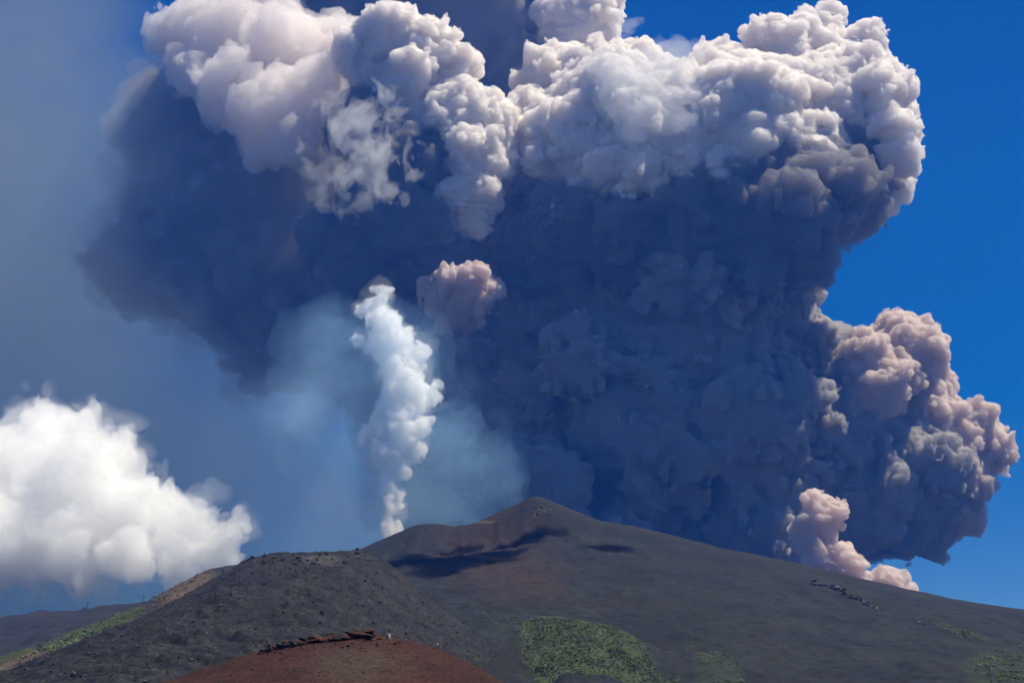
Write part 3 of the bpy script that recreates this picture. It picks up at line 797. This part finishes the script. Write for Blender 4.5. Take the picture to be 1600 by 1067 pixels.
litter('slope_rubble', slope, vs_, (px > -50) & (px < 380) & (py < 1080) & (vs_[:, 1] < 1640) & (px > 230), 900, .4, 2.0, R_grey, 3)
litter('pale_rubble', slope, vs_, (px > -50) & (px < 380) & (py < 1080) & (vs_[:, 1] < 1640), 700, .4, 1.6, R_pale, 4)
px, py = proj(vm)
litter('pebbles', mountain, vm, (px > 560) & (px < 800) & (py > 815) & (py < 1000) & (vm[:, 1] < 2240), 700, .4, 1.5, R_grey, 5)
px, py = proj(vh)
litter('cinder_stones', hill, vh, (px > 230) & (px < 800) & (py < 1075) & (vh[:, 1] < 380), 1200, .05, .24, R_red, 6)

# lava ledge on the red hill
p0, _ = hit(500, 1003, hill)
ledge = empty('lava_ledge', p0)
tag(ledge, 'jagged dark ledge of broken lava slabs along the top of the red hill', 'lava ledge')
path = [(405, 1019, .5), (430, 1013, .8), (455, 1008, 1.0), (480, 1003, 1.0), (505, 1000, 1.1), (530, 997, 1.2), (552, 994, 1.35), (568, 993, 1.5), (574, 995, 1.2)]
for k in range(64):
    a, b, r = lerp_path(path, (k + rnd.random() * .5) / 65)
    p, n = hit(a, b + rnd.uniform(-1.5, 3.5), hill)
    if p is not None:
        rock('slab', p + Vector((0, 0, r * .25)), r * rnd.uniform(.8, 1.5), rnd.choice(['red', 'dark', 'red', 'dark']), ledge, (1.5, 1.0, .8), sink=0.15, rot=(rnd.uniform(-.25, .25), rnd.uniform(-.2, .2), rnd.uniform(-.5, .5)))
for k in range(40):                                            # rubble at its foot
    a, b, r = lerp_path(path, rnd.random())
    p, n = hit(a, b + rnd.uniform(4, 13), hill)
    if p is not None:
        rock('slab', p, rnd.uniform(.15, .45), rnd.choice(['red', 'dark']), ledge, (1.3, 1, .8))
for (a, b, r) in [(563, 1018, .5), (571, 1018, .4), (589, 1008, .5), (609, 1014, .35), (594, 998, .6), (590, 999, .45), (617, 1006, .6), (623, 1003, .45), (568, 1051, .35), (650, 1010, .3), (601, 1027, .3), (545, 1010, .6), (535, 1012, .5), (440, 1030, .4), (480, 1025, .35), (395, 1046, .4), (360, 1055, .4), (668, 1000, .3)]:
    p, n = hit(a, b, hill)
    if p is not None:
        tag(rock('boulder', p, r, rnd.choice(['dark', 'red', 'red'])), 'small dark stone lying on the red cinder hill', 'boulder', 'stones on the red hill')

# ------------------------------------------------------------------ plants
def leaf_mat():
    m = bpy.data.materials.new('cushion_leaves'); m.use_nodes = True
    nt = m.node_tree; bs = nt.nodes['Principled BSDF']; bs.inputs['Roughness'].default_value = 0.8; bs.inputs['Specular IOR Level'].default_value = 0.2
    at = nt.nodes.new('ShaderNodeAttribute'); at.attribute_name = 'shade'
    rp = nt.nodes.new('ShaderNodeValToRGB'); rp.color_ramp.elements[0].color = (0.055, 0.075, 0.032, 1); rp.color_ramp.elements[1].color = (0.135, 0.165, 0.080, 1)
    e = rp.color_ramp.elements.new(0.5); e.color = (0.092, 0.120, 0.055, 1)
    nt.links.new(at.outputs['Fac'], rp.inputs[0]); nt.links.new(rp.outputs[0], bs.inputs['Base Color'])
    return m
M_leaf = leaf_mat()
def tufts(name, hv, weight, n, rlo, rhi, seed):
    """low leafy cushions, each a ragged dome of its own shade"""
    g = np.random.default_rng(seed)
    w = np.clip(weight, 0, None); idx = g.choice(len(hv), n, p=w / w.sum())
    bm = bmesh.new(); bmesh.ops.create_icosphere(bm, subdivisions=1, radius=1.0)
    bv = np.array([v.co[:] for v in bm.verts]); bf = np.array([[l.vert.index for l in fc.loops] for fc in bm.faces]); bm.free()
    keep = (bv[bf][:, :, 2].mean(1) > -0.35); bf = bf[keep]
    V = []; Fc = []; S = []
    for k, i in enumerate(idx):
        r = rlo + (rhi - rlo) * g.random() ** 2
        q = bv * (1 + 0.3 * g.normal(size=(len(bv), 1))) * np.array((r * g.uniform(.8, 1.4), r * g.uniform(.8, 1.4), r * g.uniform(.45, .9)))
        V.append(hv[i] + np.array((g.normal() * 1.8, g.normal() * 1.8, 0.1 * r)) + q); Fc.append(bf + k * len(bv))
        S.append(np.clip(g.normal(.5, .15) + g.normal(0, .16, len(bv)), 0, 1))
    me = mesh_np(name, np.concatenate(V), np.concatenate(Fc)); me.polygons.foreach_set('use_smooth', np.zeros(len(me.polygons), bool))
    o = link(name, me, M_leaf)
    set_attr(o, 'shade', np.concatenate(S))
    return tag(o, None, None, None, 'stuff')
def clump(v, sc, seed, lo=0.0):
    p = v.copy(); p[:, 2] = 0
    return np.clip(fbm(p / sc, 3, seed) + 0.35 - lo, 0, 1)
px, py = proj(vg)
front = (vg[:, 1] < MOUND_Y) & (px > 770) & (px < 1045) & (py < 1080)
tufts('cushion_plants', vg, front * (0.15 + clump(vg, 14, 3)) * np.clip((px - 800 + (py - 1010) * -.25) / 40, 0.02, 1), 15000, .25, .8, 11)
px, py = proj(vm)
vis = (py < 1085) & (vm[:, 1] < 2000)
g_ = np.maximum.reduce([np.clip(1.2 - bump2(px, py, 1125, 1052, 46, 36, 0.6), 0, 1), np.clip(1.2 - bump2(px, py, 1500, 988, 40, 6, 0.32), 0, 1) * 1.3, np.clip(1.2 - bump2(px, py, 1575, 1045, 62, 30, 0.1), 0, 1), np.clip(1.2 - bump2(px, py, 1030, 1066, 40, 10), 0, 1) * .6,
                       .10 * np.clip(1.2 - bump2(px, py, 770, 980, 70, 40, 0.3), 0, 1), .12 * np.clip(1.2 - bump2(px, py, 1085, 1000, 30, 20, 0.5), 0, 1)])
tufts('ground_cover', vm, vis * g_ * clump(vm, 26, 4, .12), 11000, .25, 1.0, 12)
px, py = proj(vs_)
tufts('slope_plants', vs_, (py < 1085) * (vs_[:, 1] < 1640) * np.clip(1.2 - bump2(px, py, 125, 994, 105, 15, -0.42), 0, 1) * clump(vs_, 22, 6), 1500, .6, 1.8, 13)
print('rocks and plants', round(time.time() - T0, 1))

# ------------------------------------------------------------------ people on the red hill
def plain(name, c, rough=0.8, metal=0.0):
    m = bpy.data.materials.new(name); m.use_nodes = True
    b = m.node_tree.nodes['Principled BSDF']; b.inputs['Base Color'].default_value = (*c, 1); b.inputs['Roughness'].default_value = rough; b.inputs['Metallic'].default_value = metal
    n = m.node_tree.nodes.new('ShaderNodeTexNoise'); n.inputs['Scale'].default_value = 9; bp = m.node_tree.nodes.new('ShaderNodeBump'); bp.inputs['Strength'].default_value = 0.2
    m.node_tree.links.new(n.outputs[0], bp.inputs['Height']); m.node_tree.links.new(bp.outputs[0], b.inputs['Normal'])
    return m
SKIN = plain('skin', (0.42, 0.24, 0.16)); HAIR = plain('hair', (0.03, 0.02, 0.015))
WHITE = plain('white_cloth', (0.8, 0.8, 0.78)); NAVY = plain('dark_cloth', (0.02, 0.022, 0.03)); GREYC = plain('grey_cloth', (0.42, 0.46, 0.48)); SHOE = plain('shoe', (0.03, 0.03, 0.03))

def skinned(name, joints, edges, mat, parent, sub=1):
    me = bpy.data.meshes.new(name)
    me.from_pydata([j[:3] for j in joints], edges, [])
    o = bpy.data.objects.new(name, me); COL.objects.link(o)
    md = o.modifiers.new('skin', 'SKIN')
    for k, j in enumerate(joints):
        r = j[3]
        me.skin_vertices[0].data[k].radius = (r, r)
        me.skin_vertices[0].data[k].use_root = (k == 0)
    o.modifiers.new('sub', 'SUBSURF').levels = sub
    bpy.context.view_layer.update()
    ev = o.evaluated_get(bpy.context.evaluated_depsgraph_get())
    new = bpy.data.meshes.new_from_object(ev)
    o.modifiers.clear(); o.data = new
    new.materials.clear(); new.materials.append(mat)
    new.polygons.foreach_set('use_smooth', np.ones(len(new.polygons), bool))
    o.parent = parent
    return o

def person(label, px, py, face, shirt, legs, lean=0.0, stride=0.12, reach=0.0, group=None):
    p, _ = hit(px, py, hill)
    if p is None: return
    root = empty('person', p)
    root.rotation_euler = (0, 0, face)
    tag(root, label, 'person', group)
    s, c = math.sin(lean), math.cos(lean)
    def up(y, z, x=0.0): return (x, y * c + (z - .92) * s, .92 + (z - .92) * c - y * s)   # lean about the hips
    pel = (0, 0, .92); ch = up(0, 1.25); nk = up(0, 1.46); hd = up(.03, 1.60); tp = up(.02, 1.70)
    sl, sr = up(0, 1.40, -.19), up(0, 1.40, .19)
    el, er = up(.05, 1.13, -.25), up(.06 + reach * .2, 1.13 + reach * .1, .25)
    wl, wr = up(.12, .88, -.26), up(.18 + reach * .35, .90 + reach * .35, .24)
    J = [pel + (.13,), ch + (.145,), nk + (.06,), hd + (.10,), tp + (.08,), sl + (.065,), el + (.045,), wl + (.032,), sr + (.065,), er + (.045,), wr + (.032,),
         (-.09, 0, .88, .10), (-.11, stride, .50, .065), (-.11, stride * .4, .09, .045), (-.11, stride * .4 + .14, .04, .04), (.09, 0, .88, .10), (.11, -stride * .4, .50, .065), (.11, -stride, .09, .045), (.11, -stride + .14, .04, .04)]
    E = [(0, 1), (1, 2), (2, 3), (3, 4), (1, 5), (5, 6), (6, 7), (1, 8), (8, 9), (9, 10), (0, 11), (11, 12), (12, 13), (13, 14), (0, 15), (15, 16), (16, 17), (17, 18)]
    # fingers: five short chains a hand
    for w, e, sx in ((7, 6, -1), (10, 9, 1)):
        W = Vector(J[w][:3]); D = (W - Vector(J[e][:3])).normalized()
        palm = W + D * .06
        J.append((*palm, .03)); E.append((w, len(J) - 1)); pi = len(J) - 1
        for q, ln in enumerate((.055, .075, .08, .075, .06)):
            off = Vector((0, 1, 0)) * ((q - 2) * .021)
            a = palm + off + D * (.02 if q else -.01); b = a + D * ln * .55 + Vector((-sx * .012, .012 if q == 0 else 0, 0))
            J.append((*a, .0095)); E.append((pi, len(J) - 1)); J.append((*b, .008)); E.append((len(J) - 2, len(J) - 1))
    body = skinned('body', J, E, SKIN, root)
    k = 1.16
    T = [(*pel, .15), (*ch, .165), (*up(0, 1.43), .09), (*sl, .08), (*el, .06), (*sr, .08), (*er, .06), (*up(.02, 1.05, 0), .15)]
    skinned('shirt', T, [(0, 7), (7, 1), (1, 2), (1, 3), (3, 4), (1, 5), (5, 6)], shirt, root)
    q = [J[i] for i in (0, 11, 12, 13, 15, 16, 17)]
    skinned('trousers', [(a[0], a[1], a[2], a[3] * k + .008) for a in q], [(0, 1), (1, 2), (2, 3), (0, 4), (4, 5), (5, 6)], legs, root)
    for a, b in ((13, 14), (17, 18)):
        skinned('shoe', [J[a][:2] + (.05, .05), J[b][:3] + (.048,)], [(0, 1)], SHOE, root)
    skinned('hair', [(*up(-.02, 1.66), .105), (*up(-.01, 1.72), .085)], [(0, 1)], HAIR, root)
    for sx in (-1, 1):
        bm = bmesh.new(); bmesh.ops.create_icosphere(bm, subdivisions=1, radius=.012, matrix=Matrix.Translation(up(.125, 1.615, sx * .035)))
        me = bpy.data.meshes.new('eye'); bm.to_mesh(me); bm.free(); link('eye', me, HAIR, root)
    bm = bmesh.new(); bmesh.ops.create_cone(bm, segments=5, radius1=.018, radius2=.006, depth=.04, cap_ends=True, matrix=Matrix.Translation(up(.135, 1.585)))
    me = bpy.data.meshes.new('nose'); bm.to_mesh(me); bm.free(); link('nose', me, SKIN, root)
    bm = bmesh.new(); bmesh.ops.create_cube(bm, size=1, matrix=Matrix.Translation(up(.122, 1.545)) @ Matrix.Diagonal((.05, .012, .012, 1)))
    me = bpy.data.meshes.new('mouth'); bm.to_mesh(me); bm.free(); link('mouth', me, HAIR, root)
    return root
person('person in white top and trousers standing upright on the red hill beside the dark ledge', 608.5, 999, 0.4, WHITE, WHITE, 0.0)
person('person in a bulky white top leaning forward, left of the upright person in white', 604, 998, -1.3, WHITE, NAVY, 0.55, .1, 0.6)
person('person in pale grey top and dark trousers bending over beyond the white pair', 685, 1013, 1.0, GREYC, NAVY, 0.75, .15, 0.8)
person('person in dark clothes standing at the right edge of the red hill', 694, 1017, 2.2, NAVY, NAVY, 0.05)

# ------------------------------------------------------------------ cable car on the far ridge
STEEL = plain('grey_steel', (0.10, 0.11, 0.12), 0.5, 0.6); CABIN = plain('cabin_paint', (0.12, 0.13, 0.15), 0.4); GLASSY = plain('cabin_glass', (0.03, 0.04, 0.05), 0.1); WALL = plain('hut_wall', (0.16, 0.15, 0.14)); ROOF = plain('hut_roof', (0.06, 0.055, 0.055))
def boxes(lst):
    bm = bmesh.new()
    for (c, s, *r) in lst:
        m = Matrix.Translation(c) @ (Matrix.Rotation(r[0], 4, 'Y') if r else Matrix()) @ Matrix.Diagonal((*s, 1))
        bmesh.ops.create_cube(bm, size=1, matrix=m)
    bmesh.ops.bevel(bm, geom=bm.edges[:], offset=0.04, segments=1, affect='EDGES')
    me = bpy.data.meshes.new('piece'); bm.to_mesh(me); bm.free(); return me
def cyl(p, q, r0, r1, seg=10):
    p, q = Vector(p), Vector(q); d = q - p
    bm = bmesh.new()
    bmesh.ops.create_cone(bm, segments=seg, radius1=r0, radius2=r1, depth=d.length, cap_ends=True, matrix=Matrix.Translation((p + q) / 2) @ d.to_track_quat('Z', 'Y').to_matrix().to_4x4())
    me = bpy.data.meshes.new('piece'); bm.to_mesh(me); bm.free(); return me
def sub(name, me, mat, parent):
    me.name = name
    return link(name, me, mat, parent)
def crest_at(pxx, y0, o):
    """first visible ground straight below the skyline at that photograph column"""
    for q in np.arange(y0, y0 + 30, 0.5):
        p, n = hit(pxx, q, o)
        if p is not None: return p + Vector((0, 3, 0))
def pylon(p, h, label):
    t = empty('cable_pylon', p - Vector((0, 0, 1.0)))
    tag(t, label, 'pylon')
    sub('mast', cyl((0, 0, 0), (0, 0, h), .75, .45), STEEL, t)
    sub('crossarm', boxes([((0, 0, h + .2), (h * .62, .7, .6))]), STEEL, t)
    for sx in (-1, 1):
        w = sub('sheave_beam', boxes([((sx * h * .29, 0, h + .9), (.5, 3.2, .5))]), STEEL, t)
    sub('foot', boxes([((0, 0, .4), (2.6, 2.6, 1.4))]), WALL, t)
    sub('ladder', boxes([((.8, 0, h * .5), (.12, .5, h * .9))]), STEEL, t)
    return t, h
tops = []
for (a, b, h, lab) in [(222.5, 932, 11.5, 'steel cable car pylon with a T shaped head on the left skyline'), (135.5, 940, 11.0, 'thin cable car pylon standing beside a hut on the far left skyline')]:
    p = crest_at(a, b, far)
    if p is not None:
        t, h = pylon(p, h, lab); tops.append(t.location + Vector((-h * .29, 0, h + 1.2)))
if len(tops) == 2:
    A, B = tops[1], tops[0]
    E0 = A + (A - B) * 3 + Vector((0, 0, -14)); E1 = B + (B - A) * 2.2 + Vector((0, 60, 8))
    pts = []
    for (q, r) in ((E0, A), (A, B), (B, E1)):
        for k in range(13):
            w = k / 12; c = q.lerp(r, w); c.z -= 2.5 * 4 * w * (1 - w) * (r - q).length / 130
            if not pts or (c - pts[-1]).length > .01: pts.append(c)
    def cable(off):
        bm = bmesh.new(); rings = []
        for c in pts:
            rings.append([bm.verts.new(c + off - A + Vector((0, math.cos(u) * .09, math.sin(u) * .09))) for u in (0, 2.09, 4.19)])
        for r0, r1 in zip(rings, rings[1:]):
            for k in range(3): bm.faces.new((r0[k], r0[(k + 1) % 3], r1[(k + 1) % 3], r1[k]))
        me = bpy.data.meshes.new('haul_cable'); bm.to_mesh(me); bm.free()
        o = link('haul_cable', me, STEEL); o.location = A; return o
    tag(cable(Vector((0, 0, 0))), 'thin steel cable strung between the two pylons, on their left side', 'cable')
    # cabin hanging left of the T pylon
    def cabin(c, label):
        g = empty('cable_car', c)
        tag(g, label, 'cable car')
        sub('hanger', boxes([((0, 0, -1.2), (.2, .2, 2.6)), ((0, 0, -.05), (.6, .3, .25))]), STEEL, g)
        sub('cabin_body', boxes([((0, 0, -3.5), (2.1, 1.9, 2.1))]), CABIN, g)
        for sy in (-1, 1):
            sub('window', boxes([((0, sy * .96, -3.2), (1.7, .06, 1.0))]), GLASSY, g)
        sub('roof', boxes([((0, 0, -2.42), (1.9, 1.7, .16))]), STEEL, g)
        return g
    cabin(B.lerp(A, .045), 'small dark cable car cabin hanging just left of the T shaped pylon')
# huts
def hut(p, w, h, label, rot=0.0):
    t = empty('hut', p - Vector((0, 0, .8))); t.rotation_euler = (0, 0, rot)
    tag(t, label, 'hut')
    sub('wall', boxes([((0, 0, h / 2), (w, w * .8, h))]), WALL, t)
    sub('roof', boxes([((-w * .27, 0, h + w * .12), (w * .62, w * .95, .25), -.45), ((w * .27, 0, h + w * .12), (w * .62, w * .95, .25), .45)]), ROOF, t)
    sub('door', boxes([((-w * .2, -w * .405, h * .38), (w * .2, .08, h * .7))]), ROOF, t)
    sub('window', boxes([((w * .22, -w * .405, h * .55), (w * .2, .08, h * .28))]), GLASSY, t)
for (a, b, w, h, lab) in [(131, 940, 4.6, 3.6, 'small dark hut on the far left skyline beside the thin pylon'), (237, 928, 6.0, 4.5, 'dark station hut on the left skyline where the rocky crest begins')]:
    p = crest_at(a, b, far)
    if p is not None: hut(p, w, h, lab)

# ------------------------------------------------------------------ bird
bp_ = P(141, 784, 420)
bird = empty('bird', bp_); bird.rotation_euler = (0.1, 0.25, 0.8)
tag(bird, 'tiny dark bird flying in front of the white cloud at the left', 'bird')
BIRD = plain('dark_feathers', (0.02, 0.02, 0.022))
skinned('body', [(0, -.16, 0, .035), (0, 0, 0, .06), (0, .12, .02, .045), (0, .19, .035, .035), (0, .25, .03, .012), (0, -.30, 0, .02)], [(0, 1), (1, 2), (2, 3), (3, 4), (0, 5)], BIRD, bird)
for sx in (-1, 1):
    vv = np.array([(0, .09, .02), (0, -.07, .02), (.22, .12, .10), (.22, -.06, .09), (.45, .04, .07), (.44, -.06, .06), (.60, -.08, .02), (0, .09, .035), (0, -.07, .03), (.22, .12, .115), (.22, -.06, .10), (.45, .04, .08), (.44, -.06, .07), (.60, -.08, .025)]) * np.array((sx, 1, 1))
    me = bpy.data.meshes.new('wing')
    me.from_pydata(vv.tolist(), [], [(0, 1, 3, 2), (2, 3, 5, 4), (4, 5, 6), (7, 9, 10, 8), (9, 11, 12, 10), (11, 13, 12), (0, 2, 9, 7), (2, 4, 11, 9), (4, 6, 13, 11), (1, 8, 10, 3), (3, 10, 12, 5), (5, 12, 13, 6)])
    link('wing', me, BIRD, bird)
me = bpy.data.meshes.new('tail'); me.from_pydata([(-.03, -.28, 0), (.03, -.28, 0), (.08, -.46, 0), (0, -.42, 0), (-.08, -.46, 0), (-.03, -.28, .015), (.03, -.28, .015), (.08, -.46, .01), (0, -.42, .01), (-.08, -.46, .01)], [], [(0, 1, 2, 3, 4), (5, 9, 8, 7, 6), (0, 5, 6, 1), (1, 6, 7, 2), (2, 7, 8, 3), (3, 8, 9, 4), (4, 9, 5, 0)])
link('tail', me, BIRD, bird)
print('all', round(time.time() - T0, 1))
